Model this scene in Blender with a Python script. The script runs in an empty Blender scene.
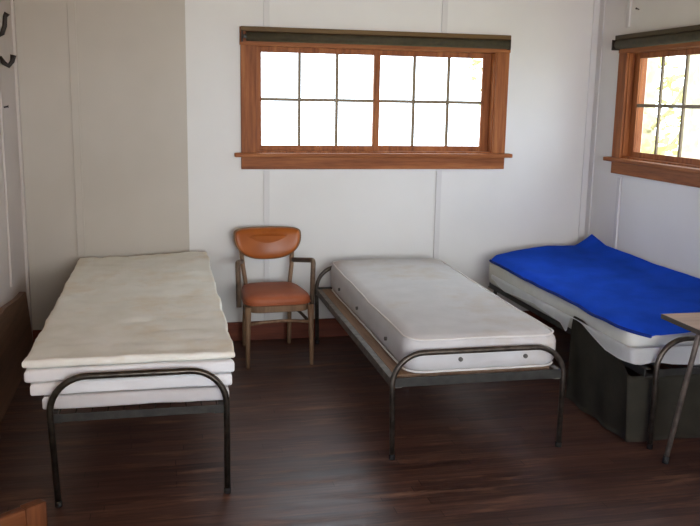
import bpy, bmesh, math, random
from mathutils import Vector, Matrix, noise
random.seed(7)
S = bpy.context.scene
COL = S.collection
PI = math.pi
W = 3.96          # room width (x), back wall at y=0, left wall at x=0
H = 2.62          # ceiling
YF = -7.2         # front wall, behind the camera
OFF = {}

# ------------------------------------------------------------------ materials
def rgb(r, g, b):
    f = lambda c: (c/255/12.92) if c/255 <= .04045 else ((c/255+.055)/1.055)**2.4
    return (f(r), f(g), f(b), 1)

class NT:
    def __init__(s, name):
        s.m = bpy.data.materials.new(name); s.m.use_nodes = True
        s.t = s.m.node_tree; s.t.nodes.clear()
        s.out = s.n('ShaderNodeOutputMaterial')
    def n(s, typ, **kw):
        nd = s.t.nodes.new(typ)
        for k, v in kw.items():
            if k in nd.inputs: nd.inputs[k].default_value = v
            else: setattr(nd, k, v)
        return nd
    def l(s, a, b): s.t.links.new(a, b)
    def coords(s, scale=(1, 1, 1)):
        tc = s.n('ShaderNodeTexCoord'); mp = s.n('ShaderNodeMapping'); mp.inputs['Scale'].default_value = scale
        s.l(tc.outputs['Object'], mp.inputs['Vector']); return mp.outputs['Vector']
    def noise(s, vec, scale, detail=4, rough=.55):
        nd = s.n('ShaderNodeTexNoise'); nd.inputs['Scale'].default_value = scale
        nd.inputs['Detail'].default_value = detail; nd.inputs['Roughness'].default_value = rough
        s.l(vec, nd.inputs['Vector']); return nd.outputs['Fac']
    def ramp(s, fac, stops):
        r = s.n('ShaderNodeValToRGB'); e = r.color_ramp.elements
        e[0].position, e[0].color = stops[0]; e[1].position, e[1].color = stops[-1]
        for p, c in stops[1:-1]:
            q = e.new(p); q.color = c
        s.l(fac, r.inputs['Fac']); return r.outputs['Color']
    def mix(s, fac, a, b, mode='MIX'):
        m = s.n('ShaderNodeMix', data_type='RGBA', blend_type=mode)
        for sock, v in ((m.inputs[0], fac), (m.inputs[6], a), (m.inputs[7], b)):
            if hasattr(v, 'is_linked'): s.l(v, sock)
            else: sock.default_value = v
        return m.outputs[2]
    def bsdf(s, color, rough=.6, metal=0, spec=.5, bump=None, bstr=.2, bdist=.01, sheen=0):
        b = s.n('ShaderNodeBsdfPrincipled')
        for k, v in (('Base Color', color), ('Roughness', rough), ('Metallic', metal)):
            if hasattr(v, 'is_linked'): s.l(v, b.inputs[k])
            else: b.inputs[k].default_value = v
        b.inputs['Specular IOR Level'].default_value = spec
        if sheen: b.inputs['Sheen Weight'].default_value = sheen
        if bump is not None:
            bp = s.n('ShaderNodeBump'); bp.inputs['Strength'].default_value = bstr; bp.inputs['Distance'].default_value = bdist
            s.l(bump, bp.inputs['Height']); s.l(bp.outputs['Normal'], b.inputs['Normal'])
        s.l(b.outputs[0], s.out.inputs[0]); return b

def m_wall(name, c1, c2):
    t = NT(name); v = t.coords()
    big = t.noise(v, 1.3, 3); fine = t.noise(v, 90, 3)
    t.bsdf(t.ramp(big, [(.3, c1), (.7, c2)]), .62, bump=fine, bstr=.08, bdist=.003); return t.m
def m_wood(name, dark, mid, light, axis=0, rough=.55, freq=26, spec=.2):
    t = NT(name); sc = [1, 1, 1]; sc[axis] = .06
    v = t.coords(sc); g = t.noise(v, freq, 5, .6); f = t.noise(v, freq*6, 3)
    c = t.ramp(g, [(.3, dark), (.52, mid), (.72, light)])
    c = t.mix(.18, c, t.ramp(f, [(.35, dark), (.65, light)]))
    t.bsdf(c, rough, spec=spec, bump=f, bstr=.08, bdist=.002); return t.m
def m_plain(name, c, rough=.5, metal=0, var=.15, scale=25, spec=.5, bump=.05, c2=None):
    t = NT(name); v = t.coords(); n = t.noise(v, scale, 4)
    d = c2 or tuple(x*(1-var) for x in c[:3])+(1,)
    t.bsdf(t.ramp(n, [(.35, d), (.65, c)]), rough, metal, spec, bump=n, bstr=bump, bdist=.002); return t.m
def m_cloth(name, c1, c2, stain=None, scale=6, weave=700, bstr=.15, rough=.9, stain_lo=.5, stain_hi=.68):
    t = NT(name); v = t.coords()
    n = t.noise(v, scale, 5); wv = t.noise(v, weave, 2)
    c = t.ramp(n, [(.35, c1), (.65, c2)])
    if stain:
        s = t.noise(v, 2.6, 5, .65)
        mask = t.ramp(s, [(stain_lo, (0, 0, 0, 1)), (stain_hi, (1, 1, 1, 1))])
        c = t.mix(mask, c, stain)
    t.bsdf(c, rough, spec=.08, bump=wv, bstr=bstr, bdist=.002); return t.m

M = {}
M['wall'] = m_wall('white_wall_paint', rgb(214, 214, 210), rgb(222, 222, 219))
M['panel'] = m_wall('beige_panel', rgb(177, 170, 157), rgb(187, 181, 169))
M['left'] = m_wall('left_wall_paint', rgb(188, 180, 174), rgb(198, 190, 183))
M['trim'] = m_wall('white_batten_paint', rgb(204, 203, 201), rgb(212, 212, 210))
M['ceil'] = m_wall('ceiling_boards', rgb(166, 132, 94), rgb(180, 146, 108))
WD = (rgb(104, 54, 27), rgb(144, 84, 44), rgb(172, 112, 66))
M['wx'] = m_wood('window_wood_along_x', *WD, axis=0)
M['wy'] = m_wood('window_wood_along_y', *WD, axis=1)
M['wz'] = m_wood('window_wood_along_z', *WD, axis=2)
BD = (rgb(74, 34, 22), rgb(98, 48, 31), rgb(116, 60, 40))
M['base'] = m_wood('baseboard_wood', *BD, axis=0)
M['basey'] = m_wood('baseboard_wood_side', *BD, axis=1)
M['brown'] = m_wood('dark_brown_board', rgb(100, 78, 62), rgb(118, 92, 73), rgb(130, 103, 82), axis=1, rough=.6)
M['munt'] = m_plain('glare_paled_muntin', rgb(122, 104, 76), .5)  # window glare put into the colour, paler than the bars themselves
M['shade'] = m_plain('olive_shade_cloth', rgb(70, 62, 42), .8, c2=rgb(56, 50, 34))
M['valance'] = m_wood('shade_valance_wood', rgb(78, 60, 36), rgb(100, 78, 46), rgb(118, 92, 56), axis=0)
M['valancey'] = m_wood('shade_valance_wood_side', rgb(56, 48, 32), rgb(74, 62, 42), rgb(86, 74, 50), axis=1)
M['iron'] = m_plain('dark_bed_tube', rgb(82, 78, 70), .32, .8, c2=rgb(58, 55, 49))
M['iron2'] = m_plain('grey_bed_tube', rgb(98, 92, 84), .4, .8, c2=rgb(70, 64, 58))
M['rail'] = m_plain('bed_angle_iron', rgb(128, 122, 114), .5, .4, c2=rgb(96, 90, 82))
M['raild'] = m_plain('dark_angle_iron', rgb(58, 58, 54), .55, .3, c2=rgb(42, 42, 40))
M['spring'] = m_plain('spring_wire', rgb(48, 47, 44), .5, .5)
M['rubber'] = m_plain('black_rubber', rgb(28, 28, 28), .8)
M['ply'] = m_wood('plywood_deck', rgb(120, 96, 76), rgb(148, 120, 96), rgb(166, 138, 112), axis=1, rough=.7)
M['pad'] = m_cloth('cream_mattress_pad', rgb(236, 238, 228), rgb(244, 246, 238), stain=rgb(233, 228, 210))
M['sheet'] = m_cloth('white_sheet', rgb(228, 232, 234), rgb(238, 241, 242))
M['mat1'] = m_cloth('white_ticking', rgb(204, 204, 204), rgb(214, 214, 214))
M['mat2'] = m_cloth('grey_white_ticking', rgb(200, 200, 199), rgb(208, 208, 207), stain=rgb(194, 186, 174), stain_lo=.52, stain_hi=.75)
M['pipe2'] = m_cloth('ticking_piping', rgb(216, 214, 208), rgb(226, 224, 219))
M['mat3'] = m_cloth('grey_green_ticking', rgb(206, 206, 194), rgb(216, 216, 206))
M['sheet3'] = m_cloth('pale_grey_sheet', rgb(228, 230, 228), rgb(238, 240, 238))
M['blue'] = m_cloth('royal_blue_blanket', rgb(36, 96, 226), rgb(44, 108, 246), scale=5, bstr=.3)
M['blueedge'] = m_cloth('navy_blanket_binding', rgb(22, 44, 120), rgb(28, 54, 138))
M['dark'] = m_cloth('dark_hanging_layer', rgb(72, 70, 61), rgb(82, 79, 69), scale=8)
M['vinyl'] = m_plain('orange_brown_vinyl', rgb(166, 92, 38), .35, c2=rgb(152, 82, 33), scale=9, spec=.3, bump=.03)
M['vinyls'] = m_plain('red_brown_vinyl_seat', rgb(164, 92, 58), .5, c2=rgb(150, 82, 51), scale=9, spec=.3, bump=.03)
M['chairwood'] = m_wood('greyed_chair_wood', rgb(98, 76, 56), rgb(126, 100, 76), rgb(146, 118, 92), axis=2, rough=.45)
M['chairdark'] = m_wood('dark_chair_wood', rgb(60, 48, 36), rgb(82, 68, 52), rgb(98, 82, 64), axis=0, rough=.5)
M['armdark'] = m_wood('worn_arm_wood', rgb(74, 60, 48), rgb(104, 88, 72), rgb(124, 106, 88), axis=1, rough=.45)
M['tabtop'] = m_wood('tan_tabletop', rgb(158, 134, 114), rgb(176, 151, 130), rgb(188, 164, 143), axis=0, rough=.5)
M['tabedge'] = m_plain('tabletop_edge_band', rgb(70, 62, 54), .5)
M['tableg'] = m_plain('grey_table_tube', rgb(132, 122, 112), .45, .5, c2=rgb(100, 92, 84))
OD = (rgb(72, 40, 20), rgb(96, 55, 28), rgb(116, 72, 42))
M['orz'] = m_wood('orange_wood_along_z', *OD, axis=2)
M['orx'] = m_wood('orange_wood_along_x', *OD, axis=0)
M['hook'] = m_plain('black_hook_iron', rgb(48, 42, 38), .5, .6)
M['button'] = m_plain('grey_tuft_button', rgb(92, 90, 86), .7)
M['bark'] = m_plain('pale_bark', rgb(196, 186, 160), .9, scale=12, var=.4)
M['grass'] = m_plain('dry_grass_ground', rgb(190, 184, 150), 1, scale=3, c2=rgb(168, 166, 120))
M['outw'] = m_plain('weathered_siding', rgb(150, 140, 126), .8)

def m_leaf(name, c1, c2):
    t = NT(name); v = t.coords(); n = t.noise(v, 2.5, 3)
    c = t.ramp(n, [(.35, c1), (.65, c2)])
    d = t.n('ShaderNodeBsdfDiffuse'); tr = t.n('ShaderNodeBsdfTranslucent'); t.l(c, d.inputs[0]); t.l(c, tr.inputs[0])
    mx = t.n('ShaderNodeMixShader'); mx.inputs[0].default_value = .45
    t.l(d.outputs[0], mx.inputs[1]); t.l(tr.outputs[0], mx.inputs[2]); t.l(mx.outputs[0], t.out.inputs[0]); return t.m
M['leaf'] = m_leaf('yellow_green_leaves', rgb(186, 182, 116), rgb(220, 210, 152))
M['leaf2'] = m_leaf('pale_green_leaves', rgb(140, 160, 100), rgb(180, 190, 130))

def m_glass():
    t = NT('window_glass')
    tr = t.n('ShaderNodeBsdfTransparent'); gl = t.n('ShaderNodeBsdfGlossy'); gl.inputs['Roughness'].default_value = .02
    tr.inputs[0].default_value = (.96, .98, .97, 1)
    fr = t.n('ShaderNodeFresnel'); fr.inputs[0].default_value = 1.25
    ge = t.n('ShaderNodeNewGeometry'); inv = t.n('ShaderNodeMath', operation='SUBTRACT'); inv.inputs[0].default_value = 1
    t.l(ge.outputs['Backfacing'], inv.inputs[1]); mu = t.n('ShaderNodeMath', operation='MULTIPLY')      # reflect on the outer faces of the sheet only
    t.l(fr.outputs[0], mu.inputs[0]); t.l(inv.outputs[0], mu.inputs[1])
    mx = t.n('ShaderNodeMixShader'); t.l(mu.outputs[0], mx.inputs[0]); t.l(tr.outputs[0], mx.inputs[1]); t.l(gl.outputs[0], mx.inputs[2])
    t.l(mx.outputs[0], t.out.inputs[0]); return t.m
M['glass'] = m_glass()

def m_floor():
    t = NT('dark_strip_floor')
    tc = t.n('ShaderNodeTexCoord'); sp = t.n('ShaderNodeSeparateXYZ'); t.l(tc.outputs['Object'], sp.inputs[0])
    def math_(op, a, b=None):
        m = t.n('ShaderNodeMath', operation=op)
        for i, v in enumerate((a, b)):
            if v is None: continue
            if hasattr(v, 'is_linked'): t.l(v, m.inputs[i])
            else: m.inputs[i].default_value = v
        return m.outputs[0]
    row = math_('DIVIDE', sp.outputs['Y'], .058); ri = math_('FLOOR', row); rf = math_('FRACT', row)
    wn = t.n('ShaderNodeTexWhiteNoise', noise_dimensions='1D'); t.l(ri, wn.inputs['W'])
    xs = math_('ADD', math_('DIVIDE', sp.outputs['X'], 1.35), math_('MULTIPLY', wn.outputs['Value'], 7.3))
    xi = math_('FLOOR', xs); xf = math_('FRACT', xs)
    cb = t.n('ShaderNodeCombineXYZ'); t.l(ri, cb.inputs[0]); t.l(xi, cb.inputs[1])
    w2 = t.n('ShaderNodeTexWhiteNoise', noise_dimensions='2D'); t.l(cb.outputs[0], w2.inputs['Vector'])
    plank = t.ramp(w2.outputs['Value'], [(0, rgb(58, 42, 37)), (.5, rgb(76, 54, 47)), (1, rgb(100, 70, 58))])
    mp = t.n('ShaderNodeMapping'); mp.inputs['Scale'].default_value = (1.2, 22, 1); t.l(tc.outputs['Object'], mp.inputs[0])
    g = t.noise(mp.outputs[0], 3, 6, .6)
    c = t.mix(.45, plank, t.ramp(g, [(.34, rgb(50, 35, 31)), (.52, rgb(80, 55, 48)), (.68, rgb(116, 81, 66))]))
    seam = math_('MAXIMUM', math_('LESS_THAN', rf, .035), math_('LESS_THAN', xf, .003))
    c = t.mix(math_('MULTIPLY', seam, .7), c, rgb(28, 18, 15))
    mp2 = t.n('ShaderNodeMapping'); mp2.inputs['Scale'].default_value = (1.3, 9, 1); t.l(tc.outputs['Object'], mp2.inputs[0])
    wear = t.noise(mp2.outputs[0], 1.6, 5, .65)
    c = t.mix(t.ramp(wear, [(.55, (0, 0, 0, 1)), (.72, (.6, .6, .6, 1))]), c, rgb(152, 114, 92))
    rr = t.ramp(wear, [(.3, (.3, .3, .3, 1)), (.75, (.5, .5, .5, 1))])
    t.bsdf(c, rr, spec=.28, bump=g, bstr=.12, bdist=.003); return t.m
M['floor'] = m_floor()

# ------------------------------------------------------------------ mesh helpers
def nb(): return bmesh.new()
def box(bm, x0, x1, y0, y1, z0, z1, bev=0):
    vs = [bm.verts.new((x, y, z)) for x in (x0, x1) for y in (y0, y1) for z in (z0, z1)]
    fs = [bm.faces.new([vs[i] for i in q]) for q in ((0, 1, 3, 2), (4, 6, 7, 5), (0, 4, 5, 1), (2, 3, 7, 6), (0, 2, 6, 4), (1, 5, 7, 3))]
    if bev:
        es = list({e for f in fs for e in f.edges})
        bmesh.ops.bevel(bm, geom=es, offset=bev, segments=2, profile=.6, affect='EDGES')
    return bm
def tube(bm, pts, r, n=12, taper=None, cap=True):
    pts = [Vector(p) for p in pts]; rings = []
    up = None
    for i, p in enumerate(pts):
        d = (pts[min(i+1, len(pts)-1)]-pts[max(i-1, 0)]).normalized()
        if up is None:
            a = Vector((0, 0, 1)) if abs(d.z) < .9 else Vector((1, 0, 0))
            up = (a-d*a.dot(d)).normalized()
        else: up = (up-d*up.dot(d)).normalized()
        s = d.cross(up); rr = r if taper is None else r*taper[i]
        rings.append([bm.verts.new(p+(up*math.cos(2*PI*k/n)+s*math.sin(2*PI*k/n))*rr) for k in range(n)])
    for a, b in zip(rings, rings[1:]):
        for k in range(n): bm.faces.new((a[k], a[(k+1) % n], b[(k+1) % n], b[k])).smooth = True
    if cap: bm.faces.new(rings[0][::-1]); bm.faces.new(rings[-1])
    return bm
def fillet(pts, r, seg=8):
    pts = [Vector(p) for p in pts]; out = [pts[0]]
    for a, b, c in zip(pts, pts[1:], pts[2:]):
        u = (a-b).normalized(); v = (c-b).normalized(); th = u.angle(v); t = r/math.tan(th/2)
        ce = b+(u+v).normalized()*(r/math.sin(th/2))
        p, q = b+u*t-ce, b+v*t-ce; om = p.angle(q)
        for i in range(seg+1):
            k = i/seg; out.append(ce+(p*math.sin((1-k)*om)+q*math.sin(k*om))/math.sin(om))
    out.append(pts[-1]); return out
def axis_samples(L, r, nmid, nr=4):
    a = [-L/2+r*(1-math.cos(PI/2*i/nr)) for i in range(nr)]
    m = [-L/2+r+(L-2*r)*i/nmid for i in range(nmid+1)]
    return a+m+[-v for v in reversed(a)]
def soft_box(bm, x0, x1, y0, y1, z0, z1, r, nx=14, ny=30, nz=2, fn=None, rp=None):
    """rounded slab; rp rounds the plan corners; fn displaces"""
    c = Vector(((x0+x1)/2, (y0+y1)/2, (z0+z1)/2)); L = (x1-x0, y1-y0, z1-z0); r = min(r, L[2]/2-1e-4)
    A = [axis_samples(L[i], r, n) for i, n in enumerate((nx, ny, nz))]
    N = [len(a) for a in A]; V = {}
    def P(i, j, k):
        p = Vector((A[0][i], A[1][j], A[2][k]))
        if rp:
            q = Vector((max(-L[0]/2+rp, min(L[0]/2-rp, p.x)), max(-L[1]/2+rp, min(L[1]/2-rp, p.y)), 0))
            d = Vector((p.x-q.x, p.y-q.y, 0))
            if abs(d.x) > 1e-6 and abs(d.y) > 1e-6:
                m = max(abs(d.x), abs(d.y)); d = d*(m/d.length); p = Vector((q.x+d.x, q.y+d.y, p.z))
        # edge rounding in the profile: inset xy near top and bottom
        e = max(0, abs(p.z)-(L[2]/2-r)); ins = r-math.sqrt(max(0, r*r-e*e))
        sx = (L[0]/2-ins)/(L[0]/2); sy = (L[1]/2-ins)/(L[1]/2)
        p = Vector((p.x*sx, p.y*sy, p.z)); 
        p += c
        if fn: p = fn(p)
        return p
    def vert(i, j, k):
        key = (i, j, k)
        if key not in V: V[key] = bm.verts.new(P(i, j, k))
        return V[key]
    def face(*q):
        try: f = bm.faces.new([vert(*a) for a in q]); f.smooth = True
        except ValueError: pass
    for i in range(N[0]-1):
        for j in range(N[1]-1):
            face((i, j, N[2]-1), (i+1, j, N[2]-1), (i+1, j+1, N[2]-1), (i, j+1, N[2]-1))
            face((i, j, 0), (i, j+1, 0), (i+1, j+1, 0), (i+1, j, 0))
    for i in range(N[0]-1):
        for k in range(N[2]-1):
            face((i, 0, k), (i+1, 0, k), (i+1, 0, k+1), (i, 0, k+1))
            j = N[1]-1; face((i, j, k), (i, j, k+1), (i+1, j, k+1), (i+1, j, k))
    for j in range(N[1]-1):
        for k in range(N[2]-1):
            face((0, j, k), (0, j, k+1), (0, j+1, k+1), (0, j+1, k))
            i = N[0]-1; face((i, j, k), (i, j+1, k), (i, j+1, k+1), (i, j, k+1))
    return bm
def nz(p, s, seed=0): return noise.noise(Vector((p[0]*s+seed*13.1, p[1]*s+seed*7.7, p[2]*s+seed*3.3)))

def mesh_obj(name, bm, mat):
    bmesh.ops.recalc_face_normals(bm, faces=bm.faces[:])
    me = bpy.data.meshes.new(name); bm.to_mesh(me); bm.free()
    mats = mat if isinstance(mat, (list, tuple)) else [mat]
    for m in mats: me.materials.append(m)
    o = bpy.data.objects.new(name, me); COL.objects.link(o); return o
def props(o, label, cat, group=None, kind=None):
    if label: o['label'] = label
    if cat: o['category'] = cat
    if group: o['group'] = group
    if kind: o['kind'] = kind
    return o
def thing(name, loc, label, cat, group=None, rz=0, kind=None):
    o = bpy.data.objects.new(name, None); o.empty_display_size = .1; COL.objects.link(o)
    o.location = loc; o.rotation_euler = (0, 0, rz)
    OFF[o.name] = Matrix.Translation(Vector(loc)) @ Matrix.Rotation(rz, 4, 'Z')
    return props(o, label, cat, group, kind)
def part(name, bm, mat, parent, label=None, local=False):
    """bm in world coordinates (or in the thing's own frame with local=True)"""
    if not local: bmesh.ops.transform(bm, matrix=OFF[parent.name].inverted(), verts=bm.verts[:])
    o = mesh_obj(name, bm, mat); o.parent = parent; OFF[o.name] = OFF[parent.name]
    if label: o['label'] = label
    return o
def solo(name, bm, mat, label=None, cat=None, group=None, kind=None):
    xs = [v.co for v in bm.verts]
    b = Vector(((min(v.x for v in xs)+max(v.x for v in xs))/2, (min(v.y for v in xs)+max(v.y for v in xs))/2, min(v.z for v in xs)))
    bmesh.ops.translate(bm, vec=-b, verts=bm.verts[:])
    o = mesh_obj(name, bm, mat); o.location = b; OFF[o.name] = Matrix.Translation(b)
    return props(o, label, cat, group, kind)
def struct(name, bm, mat): return solo(name, bm, mat, kind='structure')

# ------------------------------------------------------------------ room shell
T = .14
def wall_x(name, y0, y1, x0, x1, z0, z1, holes, mat):          # wall running along x
    bm = nb(); xs = x0
    for (a, b, c, d) in sorted(holes):
        box(bm, xs, a, y0, y1, z0, z1); box(bm, a, b, y0, y1, z0, c); box(bm, a, b, y0, y1, d, z1); xs = b
    box(bm, xs, x1, y0, y1, z0, z1); return struct(name, bm, mat)
def wall_y(name, x0, x1, y0, y1, z0, z1, holes, mat):
    bm = nb(); ys = y0
    for (a, b, c, d) in sorted(holes):
        box(bm, x0, x1, ys, a, z0, z1); box(bm, x0, x1, a, b, z0, c); box(bm, x0, x1, a, b, d, z1); ys = b
    box(bm, x0, x1, ys, y1, z0, z1); return struct(name, bm, mat)
OX0, OX1, OZ0, OZ1 = 1.50, 3.19, 1.30, 2.01                    # opening of the back window
RY0, RY1 = -2.155, -.445                                        # opening of the right window
FX0, FX1, FZ0, FZ1 = .7, 3.3, .75, 2.25                        # opening behind the camera
struct('floor', box(nb(), -T, W+T, YF-T, T, -.1, 0), M['floor'])
struct('ceiling', box(nb(), -T, W+T, YF-T, T, H, H+.1), M['ceil'])
wall_x('wall_back', 0, T, -T, W+T, 0, H, [(OX0, OX1, OZ0, OZ1)], M['wall'])
wall_y('wall_right', W, W+T, YF-T, 0, 0, H, [(RY0, RY1, OZ0, OZ1)], M['wall'])
LWY0, LWY1 = -6.6, -5.0
wall_y('wall_left', -T, 0, YF-T, 0, 0, H, [(LWY0, LWY1, .95, 2.15)], M['left'])
wall_x('wall_front', YF-T, YF, 0, W, 0, H, [(FX0, FX1, FZ0, FZ1)], M['wall'])
struct('wall_corner', box(nb(), 0, 1.048, -.009, 0, 0, H, .002), M['panel'])      # thin beige sheet over the left end of the back wall
struct('baseboard_back', box(nb(), .02, W, -.030, -.009, 0, .132, .004), M['base'])
struct('baseboard_right', box(nb(), W-.02, W, YF, -.03, 0, .132, .004), M['basey'])
tn = [0]
def trim(bm, mat): tn[0] += 1; return struct('trim_%d' % tn[0], bm, mat)
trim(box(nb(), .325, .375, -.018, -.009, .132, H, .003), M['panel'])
for bx in (1.572, 2.797):
    trim(box(nb(), bx-.02, bx+.02, -.011, 0, 2.12, H, .002), M['trim'])
    trim(box(nb(), bx-.02, bx+.02, -.011, 0, .132, 1.18, .002), M['trim'])
trim(box(nb(), W-.055, W, -.009, 0, .132, H, .003), M['trim'])
trim(box(nb(), W-.009, W, -.07, -.009, .132, H, .003), M['trim'])
trim(box(nb(), W-.014, W, -.47, -.43, .132, 1.17, .003), M['trim'])
trim(box(nb(), W-.014, W, -.425, -.385, 2.17, H, .003), M['trim'])
trim(box(nb(), 0, .018, -.06, -.009, 0, H, .003), M['left'])
trim(box(nb(), 0, .012, -.64, -.58, .56, H, .003), M['left'])

# dark brown board low on the left wall
bm = nb()
prof = [(-.10, .02), (-.12, .10), (-.21, .30), (-.295, .46), (-.32, .480), (-.36, .487), (-.42, .488), (-.62, .500), (-1.0, .545), (-2.4, .55), (-2.4, .02)]
a = [bm.verts.new((.002, y, z)) for y, z in prof]; b = [bm.verts.new((.034, y, z)) for y, z in prof]
bm.faces.new(a); bm.faces.new(b[::-1])
for i in range(len(prof)):
    j = (i+1) % len(prof); bm.faces.new((a[i], b[i], b[j], a[j]))
bmesh.ops.translate(bm, vec=(0, 0, -.02), verts=bm.verts[:])
solo('wooden_board', bm, M['brown'], 'dark brown wooden board standing on the floor against the left wall', 'board')

# ------------------------------------------------------------------ windows
def window(name, tf, mats, sh, label, ins=0):
    """built as if on the back wall (u along the wall, d outwards into the room), tf maps (u,d,z) boxes"""
    wu, wz = mats
    root = thing(name, tf(2.345, 0, 1.19), label, 'window', kind='structure')
    def B(bm, u0, u1, d0, d1, z0, z1, bev=.003):
        p, q = tf(u0, d0, z0), tf(u1, d1, z1)
        return box(bm, min(p[0], q[0]), max(p[0], q[0]), min(p[1], q[1]), max(p[1], q[1]), z0, z1, bev)
    part('side_casing', B(nb(), 1.40, 1.504, 0, .022, 1.30, 2.002), wz, root)
    part('side_casing', B(nb(), 3.186, 3.28, 0, .022, 1.30, 2.002), wz, root)
    part('head_casing', B(nb(), 1.395, 3.285, 0, .024, 2.002, 2.118), wu, root)
    part('sill', B(nb(), 1.355, 3.325, 0, .062, 1.273, 1.30, .006), wu, root)
    part('apron', B(nb(), 1.40, 3.28, 0, .02, 1.19, 1.273), wu, root)
    bm = nb()
    B(bm, 1.50, 1.512, -.13, .004, 1.30, 2.01, 0); B(bm, 3.178, 3.19, -.13, .004, 1.30, 2.01, 0)
    B(bm, 1.512, 3.178, -.13, .004, 1.998, 2.01, 0); B(bm, 1.512, 3.178, -.13, .004, 1.30, 1.312, 0)
    part('jamb', bm, wz, root)
    for k, (u0, u1, dd) in enumerate(((1.512, 2.362+ins, -.035), (2.32+ins, 3.178, -.062))):
        s = nb(); g0, g1 = (1.542+ins, 2.318+ins) if k == 0 else (2.364+ins, 3.118)
        z0, z1 = 1.348, 1.962
        B(s, u0, g0, dd-.022, dd, 1.312, 1.998); B(s, g1, u1, dd-.022, dd, 1.312, 1.998)
        B(s, g0, g1, dd-.022, dd, 1.312, z0); B(s, g0, g1, dd-.022, dd, z1, 1.998)
        so = part('sash', s, wz, root)
        m = nb()
        for t in (1, 2):
            c = g0+(g1-g0)*t/3; B(m, c-.0105, c+.0105, dd-.018, dd-.004, z0, z1, 0)
        B(m, g0, g1, dd-.019, dd-.003, 1.644, 1.666, 0)
        part('muntins', m, M['munt'], so)
        part('pane', B(nb(), g0, g1, dd-.013, dd-.009, z0, z1, 0), M['glass'], so)
    # roller shade rolled up in front of the head casing
    r = thing('roller_shade', tf(2.345, .05, 2.02), sh, 'window shade', group=None)
    n0, n1 = 1.435, 3.252
    bm = nb(); tube(bm, [tf(n0, .055, 2.055), tf(n1, .055, 2.055)], .030, 20); part('shade_roll', bm, M['shade'], r)
    part('valance', B(nb(), 1.40, 3.268, .024, .06, 2.088, 2.118), M['valance'] if wu is M['wx'] else M['valancey'], r)
    for u in (1.405, 3.254):
        part('bracket', B(nb(), u, u+.006, .024, .085, 2.02, 2.088), M['hook'], r)
    bm = nb(); tube(bm, [tf(1.416, .055, 2.055), tf(1.436, .055, 2.055)], .012, 12); part('roller_pin', bm, M['button'], r)
window('window_1', lambda u, d, z: (u, -d, z), (M['wx'], M['wz']),
       'dark olive roller shade rolled up above the wide back window', 'wide wooden sash window on the back wall above the armchair')
RS = 1.715/1.69
window('window_2', lambda u, d, z: (W-d, -.345-(u-1.40), z), (M['wy'], M['wz']),
       'dark olive roller shade rolled up above the right wall window', 'wooden sash window on the right wall above the blue bed', .035)

# windows behind the camera that light the room
def plain_window(name, axis, c, a0, a1, z0, z1, label):
    mid = (a0+a1)/2
    root = thing(name, (mid, c, z0) if axis == 'x' else (c, mid, z0), label, 'window', kind='structure')
    def B(bm, p0, p1, q0, q1, s0, s1):
        return box(bm, p0, p1, q0, q1, s0, s1) if axis == 'x' else box(bm, q0, q1, p0, p1, s0, s1)
    bm = nb()
    B(bm, a0, a0+.05, c-.03, c+.03, z0, z1); B(bm, a1-.05, a1, c-.03, c+.03, z0, z1)
    B(bm, a0+.05, a1-.05, c-.03, c+.03, z0, z0+.05); B(bm, a0+.05, a1-.05, c-.03, c+.03, z1-.05, z1)
    B(bm, mid-.025, mid+.025, c-.03, c+.03, z0+.05, z1-.05)
    part('sash', bm, M['wz'], root)
    part('pane', B(nb(), a0+.05, a1-.05, c-.003, c+.003, z0+.05, z1-.05), M['glass'], root)
plain_window('window_3', 'x', YF-.07, FX0, FX1, FZ0, FZ1, 'large window on the front wall behind the viewer')
plain_window('window_4', 'y', -.07, LWY0, LWY1, .95, 2.15, 'window on the left wall behind the viewer')

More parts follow.
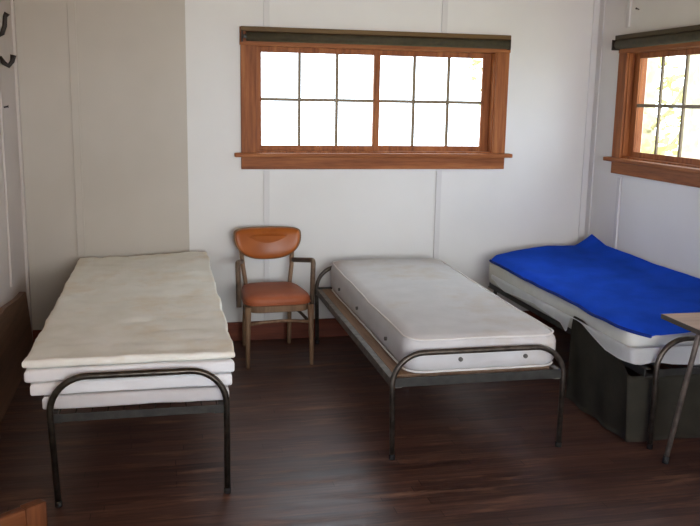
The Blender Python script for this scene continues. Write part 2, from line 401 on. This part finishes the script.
# ------------------------------------------------------------------ beds
def rail_L(bm, x, y0, y1, z, side):
    box(bm, x-.003, x+.003, y0, y1, z-.036, z+.004)
    box(bm, min(x, x+side*.03), max(x, x+side*.03), y0, y1, z, z+.004)
def bed(label, x0, x1, yf, yh, zbar, zr, mt, mr, ply=False, zhead=None, mc=None, sl=0, sr=0, dx=.008, ro=.004):
    root = thing('bed_frame', ((x0+x1)/2, (yf+yh)/2, 0), label, 'bed frame', 'metal bed frames')
    for nm, y, zt in (('foot_frame', yf, zbar), ('head_frame', yh, zhead or zbar)):
        bm = nb(); R_ = .15
        tube(bm, fillet([(x0+sl, y, .012), (x0, y, zt), (x1, y, zt), (x1+sr, y, .012)], R_, 10), .0135, 14)
        f = part(nm, bm, mt, root)
        for x in (x0+sl, x1+sr):
            bm = nb(); tube(bm, [(x, y, 0), (x, y, .025)], .0148, 12); part('foot_cap', bm, M['rubber'], f)
    for x, s in ((x0, 1), (x1, -1)):
        bm = nb(); rail_L(bm, x+s*ro, yf+.0165, yh-.0165, zr, s); part('side_rail', bm, mr, root)
    for y in (yf, yh):
        bm = nb(); s = 1 if y == yf else -1
        box(bm, x0+.012, x1-.012, y-.004, y+.004, zr-.030, zr+.003+(.010 if ply else 0), .001)
        part('cross_rail', bm, mc or mr, root)
        for x, q in ((x0, 1), (x1, -1)):
            bm = nb(); box(bm, min(x+(ro-.006)*q, x+.05*q), max(x+(ro-.006)*q, x+.05*q), min(y, y+s*.045), max(y, y+s*.045), zr-.036, zr-.030, .001)
            part('corner_bracket', bm, mr, root)
    if ply:
        part('deck', box(nb(), x0+dx, x1-dx, yf+.075, yh-.02, zr-.016, zr+.004, .002), M['ply'], root, 'tan plywood deck')
    else:
        bm = nb(); n = 11
        for i in range(n):
            x = x0+.04+(x1-x0-.08)*i/(n-1); tube(bm, [(x, yf+.006, zr-.004), (x, yh-.006, zr-.004)], .0025, 6)
        for j in range(16):
            y = yf+.1+(yh-yf-.2)*j/15; tube(bm, [(x0+.03, y, zr-.001), (x1-.03, y, zr-.001)], .0025, 6)
        part('spring_mesh', bm, M['spring'], root)
    return root

# bed 1 : left
bed('dark tubular metal bed frame carrying the stack of cream and white padding at left', .402, 1.114, -2.353, -.07, .552, .395, M['iron'], M['raild'], sl=.022)
def ruff(seed, amp, zc, top=.006):
    cx, cy = .74, -1.2
    def f(p):
        d = Vector((p.x-cx, (p.y-cy)*.37, 0)); e = max(abs(p.x-cx)/.42, abs(p.y-cy)/1.1)
        w = max(0, min(1, (e-.72)/.25))
        k = nz((p.x, p.y, 0), 5.5, seed)*amp*1.5+nz((p.x, p.y, 0), 14, seed+3)*amp*.55
        u = Vector((1 if p.x > cx else -1, 0, 0)) if abs(p.x-cx)/.42 > abs(p.y-cy)/1.1 else Vector((0, 1 if p.y > cy else -1, 0))
        p = p+u*k*w
        p.z += w*nz((p.x, p.y, p.z), 6, seed+5)*amp*.35
        if p.z > zc: p.z += nz(p, 5, seed+8)*top+nz(p, 17, seed+9)*top*.55
        return p
    return f
def wide(fn):
    """padding a little wider at the left of the foot end"""
    def f(p):
        t = max(0, min(1, -p.y/2.3)); q = max(0, min(1, (1.1-p.x)/.75))
        p = p.copy(); p.x -= .035*t*q; return fn(p)
    return f
def lift(fn, lo=0):
    """the padding rises a little towards the head"""
    def f(p):
        q = fn(p)
        if p.z > lo:
            t = max(0, min(1, (p.y+2.2)/2.0)); q.z += .014*t+.022*t*max(0, min(1, (p.x-.4)/.7))
        return q
    return f
solo('mattress', soft_box(nb(), .408, 1.128, -2.314, -.12, .401, .458, .014, 20, 50, 2, lift(wide(ruff(1, .007, 9, 0)), .43)), M['mat1'],
     'thin white mattress at the bottom of the left bed', 'mattress')
solo('folded_sheet', soft_box(nb(), .366, 1.142, -2.306, -.12, .462, .514, .013, 28, 70, 2, lift(wide(ruff(2, .011, 9, 0)))), M['sheet'],
     'lower folded white sheet just above the thin mattress on the left bed', 'sheet')
solo('folded_sheet', soft_box(nb(), .350, 1.152, -2.306, -.11, .518, .571, .013, 28, 70, 2, lift(wide(ruff(5, .010, 9, 0)))), M['sheet'],
     'upper folded white sheet directly under the cream pad on the left bed', 'sheet')
def padfn(p):
    top = p.z > .585
    p = lift(wide(ruff(3, .0055, 9, 0)))(p)
    if top:
        q = abs(math.sin(p.y*PI/.16))*abs(math.sin(p.x*PI/.16))
        p.z += .004*q+nz(p, 5, 4)*.007+nz(p, 14, 5)*.0045-.004*max(0, nz((p.x, p.y*3, 0), 5, 11))
    return p
solo('mattress_pad', soft_box(nb(), .342, 1.158, -2.292, -.095, .575, .609, .014, 44, 110, 2, padfn), M['pad'],
     'cream quilted mattress pad with faint stains on top of the left bed', 'mattress pad')

# bed 2 : middle
bed('grey tubular metal bed frame with plywood deck under the bare grey mattress in the middle', 1.888, 2.750, -2.145, -.18, .515, .385, M['iron2'], M['rail'], True, .54, M['raild'], sl=.012, sr=0, dx=.036)
def m2fn(p):
    cx, cy = 2.35, -1.14
    if p.z > .5:
        e = max(abs(p.x-cx)/.39, abs(p.y-cy)/.95)
        p.z += .022*max(0, 1-e**3)+.022*max(0, min(1, (p.y+1.6)/1.3))+nz(p, 3, 2)*.008+nz(p, 11, 2)*.0015
    p.x += nz(p, 4, 6)*.006; p.y += nz(p, 4, 7)*.004
    return p
MX0, MX1, MY0, MY1, MZ0, MZ1 = 1.965, 2.752, -2.105, -.215, .390, .570
m2 = solo('mattress', soft_box(nb(), MX0, MX1, MY0, MY1, MZ0, MZ1, .058, 24, 50, 5, m2fn, rp=.09), M['mat2'],
          'bare grey white mattress with piped edges on the middle bed', 'mattress')
def loop(z, ins, rp=.09):
    pts = []; x0, x1, y0, y1 = MX0+ins, MX1-ins, MY0+ins, MY1-ins
    for cx, cy, a0 in ((x1-rp, y1-rp, 0), (x0+rp, y1-rp, 90), (x0+rp, y0+rp, 180), (x1-rp, y0+rp, 270)):
        for i in range(9):
            a = math.radians(a0+i*90/8); pts.append(Vector((cx+rp*math.cos(a), cy+rp*math.sin(a), z)))
    dense = []
    for i, p in enumerate(pts):
        q = pts[(i+1) % len(pts)]; n = max(1, int((q-p).length/.05)); dense += [p.lerp(q, t/n) for t in range(n)]
    dense.append(dense[0].copy()); return [m2fn(p.copy()) for p in dense]
for z, ins in ((MZ1-.012, .012), (MZ0+.014, .010)):
    bm = nb(); tube(bm, loop(z, ins), .0055, 8); part('piping', bm, M['pipe2'], m2)
for x in (2.235, 2.565):
    bm = nb(); tube(bm, [(x, MY0-.008, .462), (x, MY0+.008, .462)], .011, 12); tube(bm, [(x, MY0-.012, .462), (x, MY0-.006, .462)], .006, 10)
    part('vent_button', bm, M['button'], m2, 'grey metal vent button on the foot end')
for y in (-1.75, -1.1, -.6):
    bm = nb(); tube(bm, [(MX0-.010, y, .475), (MX0+.012, y, .475)], .010, 12); part('vent_button', bm, M['button'], m2)

# bed 3 : right
bed('dark metal bed frame under the blue blanket in the right corner', 3.185, 3.885, -2.25, -.20, .555, .402, M['iron2'], M['raild'], False, .46, ro=-.05)
def m3fn(p):
    p.x += nz(p, 4, 6)*.004; p.y += nz(p, 4, 7)*.006; p.z += nz(p, 3, 3)*.003
    if p.z > .5: p.z += .03*(p.x-3.08)/.8
    return p
solo('mattress', soft_box(nb(), 3.096, 3.90, -2.13, -.235, .408, .574, .03, 20, 50, 4, m3fn, rp=.06), M['mat3'],
     'grey green mattress mostly hidden under the blue blanket', 'mattress')
def grid_cloth(fn, nu, nv, thick, name, mat, label, cat):
    bm = nb(); g = [[bm.verts.new(fn(i/nu, j/nv)) for j in range(nv+1)] for i in range(nu+1)]
    for i in range(nu):
        for j in range(nv): bm.faces.new((g[i][j], g[i+1][j], g[i+1][j+1], g[i][j+1])).smooth = True
    r = bmesh.ops.solidify(bm, geom=bm.faces[:], thickness=thick)
    for f in bm.faces: f.smooth = True
    return solo(name, bm, mat, label, cat)
def lerp(tab, t):
    for (a, va), (b, vb) in zip(tab, tab[1:]):
        if t <= b: k = (t-a)/(b-a); return va+(vb-va)*k
    return tab[-1][1]
def blanket(u, v):           # u across (0 = near edge), v from head (0) to foot (1)
    y = -.17-2.05*v; x = 3.07+.855*u+.035*(1-u)*(1-v)**3
    z = .612+.03*u+nz((x, y, 0), 2.2, 5)*.009+nz((x, y, 0), 7, 6)*.004
    if u > .85: z += .035*((u-.85)/.15)**1.5*(1-.5*v)
    if u < .06: z -= .03*(1-u/.06)**1.5; x += .008*nz((0, y, 0), 3, 2)-.004
    if v < .12: z += (.02*math.sin(PI*u))*(1-v/.12); y -= (1-u)**2*.12*(1-v/.12)
    c = max(0, 1-math.hypot((u-1)/.16, v/.10)); z += .05*c
    if v > .9:
        k = (v-.9)/.1; z -= .045*k**1.5*(1-.3*u)*(1 if u > .06 else .4+.6*u/.06)
        x += .10*k**2*max(0, 1-u*2.4)
    y += nz((x, 0, 0), 4, 9)*.008
    return (min(x, W-.02), y, z)
bl = grid_cloth(blanket, 60, 110, .016, 'blanket', M['blue'], 'royal blue blanket spread over the bed in the right corner', 'blanket')
bm = nb(); tube(bm, [Vector(blanket(0, i/90))+Vector((-.002, 0, .0)) for i in range(91)], .0085, 8); part('edge_binding', bm, M['blueedge'], bl, 'navy bound edge')
# sheet hanging round the near side and the foot
HEM = [(-.42, .475), (-.49, .468), (-.67, .436), (-.9, .455), (-1.13, .466), (-1.3, .455), (-1.47, .440), (-1.555, .408), (-1.570, .43), (-1.588, .502), (-1.66, .503), (-1.72, .497), (-1.81, .476), (-1.98, .43), (-2.1, .425), (-2.22, .43)]
FHEM = [(3.06, .43), (3.125, .42), (3.2, .43), (3.3, .412), (3.45, .406), (3.7, .41), (3.87, .415)]
def sheet3(u, v):
    s = u*(1.80+.80); top = .505
    if s < 1.80:
        y = -.42-s; hz = lerp([(-a, b) for a, b in HEM], -y)
        x = 3.058-.008*nz((y, 0, 0), 6, 3)*v-.003*math.sin(y*19)*v
        c = max(0, (s-1.70)/.1); x += .02*c*c
        y2 = y
    else:
        x = 3.085+(s-1.80); hz = lerp(FHEM, x); y2 = -2.212+.006*nz((x, 0, 0), 7, 4)*v-.004*v*math.sin(x*17)
    z = top+(hz-top)*v
    if s < 1.80 and v < .2: x += .008*(1-v/.2)
    return (x, y2, z)
grid_cloth(lambda u, v: sheet3(u, v), 150, 8, .004, 'sheet', M['sheet3'], 'pale grey sheet hanging below the mattress of the blue bed', 'sheet')
# dark layer hanging to the floor below the sheet
def dark(u, v):
    s = u*(.61+.78)
    if s < .61:
        y = -1.578-s+.05*v*(1-s/.61); x = 3.075+.010*math.sin(s*26)*v+.02*v
        tp = min(.514, lerp([(-a, b) for a, b in HEM], 1.578+s)+.014)-.03*max(0, 1-s/.03)**2-.08*max(0, (s-.45)/.16)**2
    else:
        y = -2.188+.006*math.sin(s*24)*v; x = 3.085+.02*v+(s-.61); tp = .355
    return (x, y, tp+(.012-tp)*v)
grid_cloth(dark, 110, 14, .005, 'blanket', M['dark'], 'dark layer hanging to the floor below the sheet of the blue bed', 'blanket')

# ------------------------------------------------------------------ armchair
def armchair():
    rz = math.radians(2.5); loc = (1.564, -.375, 0)
    t = thing('armchair', loc, 'wooden armchair with orange brown vinyl back and seat by the back wall', 'chair', rz=rz)
    P = lambda n, bm, m, par=t, lab=None: part(n, bm, m, par, lab, local=True)
    # front at -y
    def leg(pts, r0, r1, n=14):
        bm = nb(); k = len(pts); tube(bm, pts, 1, n, [r0+(r1-r0)*i/(k-1) for i in range(k)]); return bm
    for s in (-1, 1):
        P('front_leg', leg([(s*.203, -.275, 0), (s*.203, -.270, .12), (s*.200, -.262, .28), (s*.198, -.255, .388)], .012, .021), M['chairwood'])
        P('rear_leg', leg([(s*.155, .235, 0), (s*.155, .222, .15), (s*.152, .195, .32), (s*.150, .185, .45), (s*.165, .20, .56), (s*.172, .225, .66), (s*.172, .25, .76)], .014, .015), M['chairwood'])
        a = nb()
        pts = fillet([(s*.236, -.120, .36), (s*.242, -.130, .648), (s*.176, .200, .592)], .022, 6)
        tube(a, pts, .0165, 12); P('arm', a, M['armdark'])
    # seat frame
    def seat_pt(a, k=1.0):
        c, sn = math.cos(a), math.sin(a); e = .42
        x = .222*math.copysign(abs(c)**e, c); y = .235*math.copysign(abs(sn)**e, sn)
        x *= 1-.16*(y+.235)/.47
        return x*k, y*k-.03
    fr = nb(); n = 48; rings = []
    for z, k in ((.345, .93), (.348, .95), (.386, .955), (.389, .93)):
        rings.append([fr.verts.new((*seat_pt(2*PI*i/n, k), z)) for i in range(n)])
    for A_, B_ in zip(rings, rings[1:]):
        for i in range(n): fr.faces.new((A_[i], A_[(i+1) % n], B_[(i+1) % n], B_[i]))
    fr.faces.new(rings[0][::-1]); fr.faces.new(rings[-1]); P('seat_frame', fr, M['chairwood'])
    st = nb(); rings = []
    for z, k in ((.389, .955), (.392, .985), (.41, 1.0), (.428, .99), (.441, .955), (.450, .88), (.457, .7), (.461, .4)):
        rings.append([st.verts.new((*seat_pt(2*PI*i/n, k), z)) for i in range(n)])
    for A_, B_ in zip(rings, rings[1:]):
        for i in range(n): st.faces.new((A_[i], A_[(i+1) % n], B_[(i+1) % n], B_[i])).smooth = True
    st.faces.new(rings[0][::-1]); st.faces.new(rings[-1]).smooth = True
    seat = P('seat', st, M['vinyls'], lab='red brown vinyl seat pad')
    pp = nb(); tube(pp, [(*seat_pt(2*PI*i/n, 1.0), .398) for i in range(n+1)], .0045, 8); P('piping', pp, M['vinyls'], seat)
    # backrest : half moon, flat top, curved in plan
    def outline(k):
        """closed outline in (x,z) round (0,.738) scaled by k"""
        pts = []; N = 64
        for i in range(N):
            a = 2*PI*i/N; c, s_ = math.cos(a), math.sin(a)
            if s_ >= 0: x = .226*math.copysign(abs(c)**.35, c); z = .052*abs(s_)**.45
            else: x = .226*math.copysign(abs(c)**.8, c); z = -.162*abs(s_)**.95
            pts.append((x*k, .728+(.034+z)*k))
        return pts
    def yb(x, z, off): return .268-.055*(1-(x/.23)**2)*-1*.0+(-.06*(x/.23)**2)+.06+(z-.76)*.22-.09+off
    bk = nb(); rings = []
    for k, off in ((.05, .030), (.3, .030), (.6, .030), (.93, .030), (1.0, .022), (1.0, .004), (.965, -.004), (.7, -.004), (.4, -.004), (.05, -.004)):
        rings.append([bk.verts.new((x, yb(x, z, off), z)) for x, z in outline(k)])
    for A_, B_ in zip(rings, rings[1:]):
        for i in range(64): bk.faces.new((A_[i], A_[(i+1) % 64], B_[(i+1) % 64], B_[i])).smooth = True
    bk.faces.new(rings[0][::-1]); bk.faces.new(rings[-1]); back = P('backrest', bk, M['chairwood'], lab='wooden backrest shell')
    pd = nb(); rings = []
    for k, off in ((.955, .0), (.955, -.008), (.94, -.015), (.90, -.021), (.83, -.0255), (.74, -.029), (.62, -.032), (.48, -.0342), (.34, -.0356), (.2, -.0364), (.08, -.0367), (.02, -.0368)):
        rings.append([pd.verts.new((x, yb(x, z, off), z)) for x, z in outline(k)])
    for A_, B_ in zip(rings, rings[1:]):
        for i in range(64): pd.faces.new((A_[i], A_[(i+1) % 64], B_[(i+1) % 64], B_[i])).smooth = True
    pd.faces.new(rings[0][::-1]); f = pd.faces.new(rings[-1]); f.smooth = True
    P('back_pad', pd, M['vinyl'], back, 'glossy orange brown vinyl back pad')
    def bar(pts, r): bm = nb(); tube(bm, pts, r, 10); return bm
    P('stretcher', bar([(-.199, -.264, .278), (-.1, -.264, .290), (0, -.264, .294), (.1, -.264, .290), (.199, -.264, .278)], .010), M['chairwood'])
    P('stretcher', bar([(-.152, .202, .255), (-.07, .202, .268), (0, .202, .272), (.07, .202, .268), (.152, .202, .255)], .010), M['chairdark'])
    for s in (-1, 1):
        P('stretcher', bar([(s*.199, -.262, .27), (s*.175, 0, .285), (s*.153, .205, .27)], .010), M['chairdark'])
armchair()

# ------------------------------------------------------------------ table at the right
def table():
    t = thing('side_table', (3.48, -2.64, 0), 'small table with tan top and grey tube legs at the foot of the blue bed', 'table')
    X0, X1, Y0, Y1 = 3.135, 3.83, -2.95, -2.335
    top = part('tabletop', box(nb(), X0, X1, Y0, Y1, .688, .706, .002), M['tabtop'], t)
    bm = nb()
    for q in ((X0-.004, X0, Y0-.004, Y1+.004), (X1, X1+.004, Y0-.004, Y1+.004), (X0, X1, Y0-.004, Y0), (X0, X1, Y1, Y1+.004)): box(bm, *q, .684, .7055)
    part('edge_band', bm, M['tabedge'], top, 'dark metal edge band')
    for y in (-2.42, -2.86):
        for xf, xt in ((3.163, 3.285), (3.80, 3.69)):
            bm = nb(); tube(bm, fillet([(xf, y, .012), (xt, y, .674), ((xf+xt)/2+(.15 if xf < 3.4 else -.15)+.0, y, .674)], .05, 8), .0125, 12)
            lg = part('leg', bm, M['tableg'], t)
            bm = nb(); tube(bm, [(xf, y, 0), (xf+(xt-xf)*.05, y, .035)], .0155, 12); part('foot_cap', bm, M['rubber'], lg)
    for x in (3.285, 3.69):
        bm = nb(); box(bm, x-.012, x+.012, -2.86, -2.42, .664, .688); part('apron_rail', bm, M['tableg'], t)
table()

# ------------------------------------------------------------------ wooden chair cut by the lower left corner of the photo
def near_chair():
    rz = math.radians(38); R_ = Vector((.590, -3.955, 0))      # outer top right corner of its back
    ux = Vector((math.cos(rz), math.sin(rz), 0))
    t = thing('wooden_chair', tuple(R_-ux*.21), 'orange brown wooden chair of which only a back corner shows', 'chair', rz=rz)
    P = lambda n, bm, m: part(n, bm, m, t, local=True)
    for s in (-1, 1):
        P('rear_leg', box(nb(), s*.21-(.048 if s > 0 else 0), s*.21+(.048 if s < 0 else 0), -.028, .0, 0, .80, .004), M['orz'])
        P('front_leg', box(nb(), s*.19-.02, s*.19+.02, -.43, -.39, 0, .42, .004), M['orz'])
    P('top_rail', box(nb(), -.162, .162, -.026, -.002, .742, .798, .004), M['orx'])
    P('back_slat', box(nb(), -.162, .162, -.022, -.006, .56, .62, .003), M['orx'])
    P('seat', box(nb(), -.215, .215, -.45, -.030, .42, .455, .008), M['orx'])
    for y in (-.41, -.014): P('stretcher', box(nb(), -.168, .168, y-.009, y+.009, .18, .21, .003), M['orx'])
near_chair()

# ------------------------------------------------------------------ things on the walls
hk = thing('coat_hook', (0, -.6, 1.80), 'dark iron double coat hook high on the left wall', 'coat hook')
part('backplate', box(nb(), 0, .008, -.618, -.582, 1.82, 2.06, .002), M['hook'], hk)
for pts in ([(.008, -.6, 1.98), (.03, -.6, 1.99), (.045, -.6, 2.03), (.05, -.6, 2.08), (.062, -.6, 2.10)],
            [(.008, -.6, 1.86), (.03, -.6, 1.83), (.055, -.6, 1.815), (.075, -.6, 1.84), (.082, -.6, 1.875)]):
    bm = nb(); tube(bm, [Vector(p) for p in pts], .014, 10, [1, 1, .95, .9, 1.2]); part('prong', bm, M['hook'], hk)
bm = nb(); tube(bm, [(0, -.5, 1.585), (.022, -.5, 1.59)], .005, 8); tube(bm, [(.022, -.5, 1.59), (.025, -.5, 1.59)], .009, 8)
solo('nail', bm, M['hook'], 'small nail in the left wall below the coat hook', 'nail')
bm = nb(); tube(bm, [(W, -.52, 2.275), (W-.02, -.52, 2.28)], .004, 8); tube(bm, [(W-.02, -.52, 2.28), (W-.023, -.52, 2.28)], .007, 8)
solo('nail', bm, M['hook'], 'small nail in the right wall above the window', 'nail')

# ------------------------------------------------------------------ outdoors
bm = nb()
gv = [[bm.verts.new((-25+i*2.6, -25+j*2.6, -.75+.25*nz((i, j, 0), .4, 2))) for j in range(24)] for i in range(24)]
for i in range(23):
    for j in range(23): bm.faces.new((gv[i][j], gv[i+1][j], gv[i+1][j+1], gv[i][j+1])).smooth = True
props(solo('ground', bm, M['grass']), None, None, kind='structure')
def tree(x, y, h, rad, seed, leaf, label, trunk_r=.12, lean=0, n=1500, low=.25):
    rnd = random.Random(seed)
    t = thing('tree', (x, y, -.8), label, 'tree', 'trees outside the windows')
    bm = nb(); tube(bm, [(x, y, -.8), (x+.03, y, .5), (x+lean*.5, y+.05, 1.6), (x+lean, y, h*.8)], trunk_r, 10, [1.2, 1, .85, .4])
    for k in range(6):
        a = rnd.uniform(0, 2*PI); z = rnd.uniform(h*.3, h*.75); L = rad*rnd.uniform(.5, .9)
        tube(bm, [(x+lean*.6, y, z), (x+lean*.6+L*.5*math.cos(a), y+L*.5*math.sin(a), z+.25), (x+lean*.6+L*math.cos(a), y+L*math.sin(a), z+.7)], trunk_r*.3, 6, [1, .7, .3])
    part('trunk', bm, M['bark'], t)
    bm = nb(); cl = [(Vector((x+lean+rnd.uniform(-.7, .7)*rad, y+rnd.uniform(-.7, .7)*rad, h*rnd.uniform(low, 1))), rad*rnd.uniform(.25, .5)) for _ in range(16)]
    for k in range(n):
        c, r = rnd.choice(cl); d = Vector((rnd.gauss(0, 1), rnd.gauss(0, 1), rnd.gauss(0, .8))).normalized()*r*rnd.uniform(.4, 1)
        p = c+d; s = rnd.uniform(.05, .11); u = Vector((rnd.gauss(0, 1), rnd.gauss(0, 1), rnd.gauss(0, 1))).normalized(); w = u.orthogonal().normalized()
        vs = [bm.verts.new(p+u*s*a+w*s*b) for a, b in ((-1, 0), (-.1, .45), (1, 0), (-.1, -.45))]
        bm.faces.new(vs)
    part('foliage', bm, leaf, t)
tree(6.0, 2.6, 3.4, 1.3, 1, M['leaf'], 'yellow green tree close outside the right window', .11, low=.2)
tree(8.2, 4.0, 4.2, 1.7, 2, M['leaf'], 'tall yellow green tree farther out beyond the right window', .13, low=.1)
tree(5.95, 6.6, 4.0, 1.4, 3, M['leaf2'], 'pale green tree beyond the right end of the back window', .12, low=.3)
# porch post close outside the right window
bm = nb(); box(bm, 4.93, 5.05, .24, .36, -.85, 2.7, .006)
solo('porch_post', bm, M['bark'], 'pale post standing just outside the right window', 'post')

# ------------------------------------------------------------------ light
w = bpy.data.worlds.new('sky'); S.world = w; w.use_nodes = True
nt = w.node_tree; nt.nodes.clear()
bg = nt.nodes.new('ShaderNodeBackground'); out = nt.nodes.new('ShaderNodeOutputWorld')
bg.inputs[0].default_value = (.86, .95, 1.08, 1); bg.inputs[1].default_value = 7
nt.links.new(bg.outputs[0], out.inputs[0])
def lamp(name, loc, rot, sx, sy, rgbw, spread):
    p = max(rgbw)
    if p <= 0: return
    L = bpy.data.lights.new(name, 'AREA'); L.shape = 'RECTANGLE'; L.size = sx; L.size_y = sy
    L.energy = p; L.color = tuple(c/p for c in rgbw); L.spread = math.radians(spread)
    o = bpy.data.objects.new(name, L); COL.objects.link(o); o.location = loc; o.rotation_euler = rot
# added area lamps for daylight behind the viewer: cool for sky, warm for ground
FC, FZ = (FX0+FX1)/2, (FZ0+FZ1)/2
LC = (LWY0+LWY1)/2
PW = {'fs': (17.8, 22.3, 25), 'fg': (32, 9, 0.5), 'ls': (1, 4, 15), 'lg': (8, 6, 0.5)}
lamp('front_cool_fill', (FC, YF-.12, FZ), (PI/2+.05, 0, 0), FX1-FX0, FZ1-FZ0, PW['fs'], 56)  # beam narrowed and aimed slightly up, favouring the back wall over bed ends
lamp('front_warm_fill', (FC, YF-.13, FZ), (PI/2+.35, 0, 0), FX1-FX0, FZ1-FZ0, PW['fg'], 110)
lamp('left_cool_fill', (-.125, LC, 1.55), (0, -PI/2+.25, .5), 1.2, LWY1-LWY0, PW['ls'], 110)
lamp('left_warm_fill', (-.13, LC, 1.55), (0, -PI/2-.4, .5), 1.2, LWY1-LWY0, PW['lg'], 120)

# ------------------------------------------------------------------ camera
yaw, pitch, roll, fpx = .2209, .1894, .0172, 854.15
fw = Vector((math.sin(yaw)*math.cos(pitch), math.cos(yaw)*math.cos(pitch), -math.sin(pitch)))
r0 = Vector((math.cos(yaw), -math.sin(yaw), 0)); u0 = r0.cross(fw)
rt = r0*math.cos(roll)+u0*math.sin(roll); up = -r0*math.sin(roll)+u0*math.cos(roll)
cam = bpy.data.cameras.new('camera'); cam.sensor_fit = 'HORIZONTAL'; cam.sensor_width = 36; cam.lens = fpx*36/700
cam.clip_start = .05
co = bpy.data.objects.new('camera', cam); COL.objects.link(co)
co.matrix_world = Matrix(((rt.x, up.x, -fw.x, .8623), (rt.y, up.y, -fw.y, -5.791), (rt.z, up.z, -fw.z, 1.6642), (0, 0, 0, 1)))
S.camera = co
S.view_settings.view_transform = 'Standard'; S.view_settings.look = 'None'; S.view_settings.gamma = 1
S.view_settings.use_curve_mapping = False
S.view_settings.exposure = 0
S.cycles.use_denoising = True
S.cycles.max_bounces = 10; S.cycles.diffuse_bounces = 6; S.cycles.transparent_max_bounces = 12
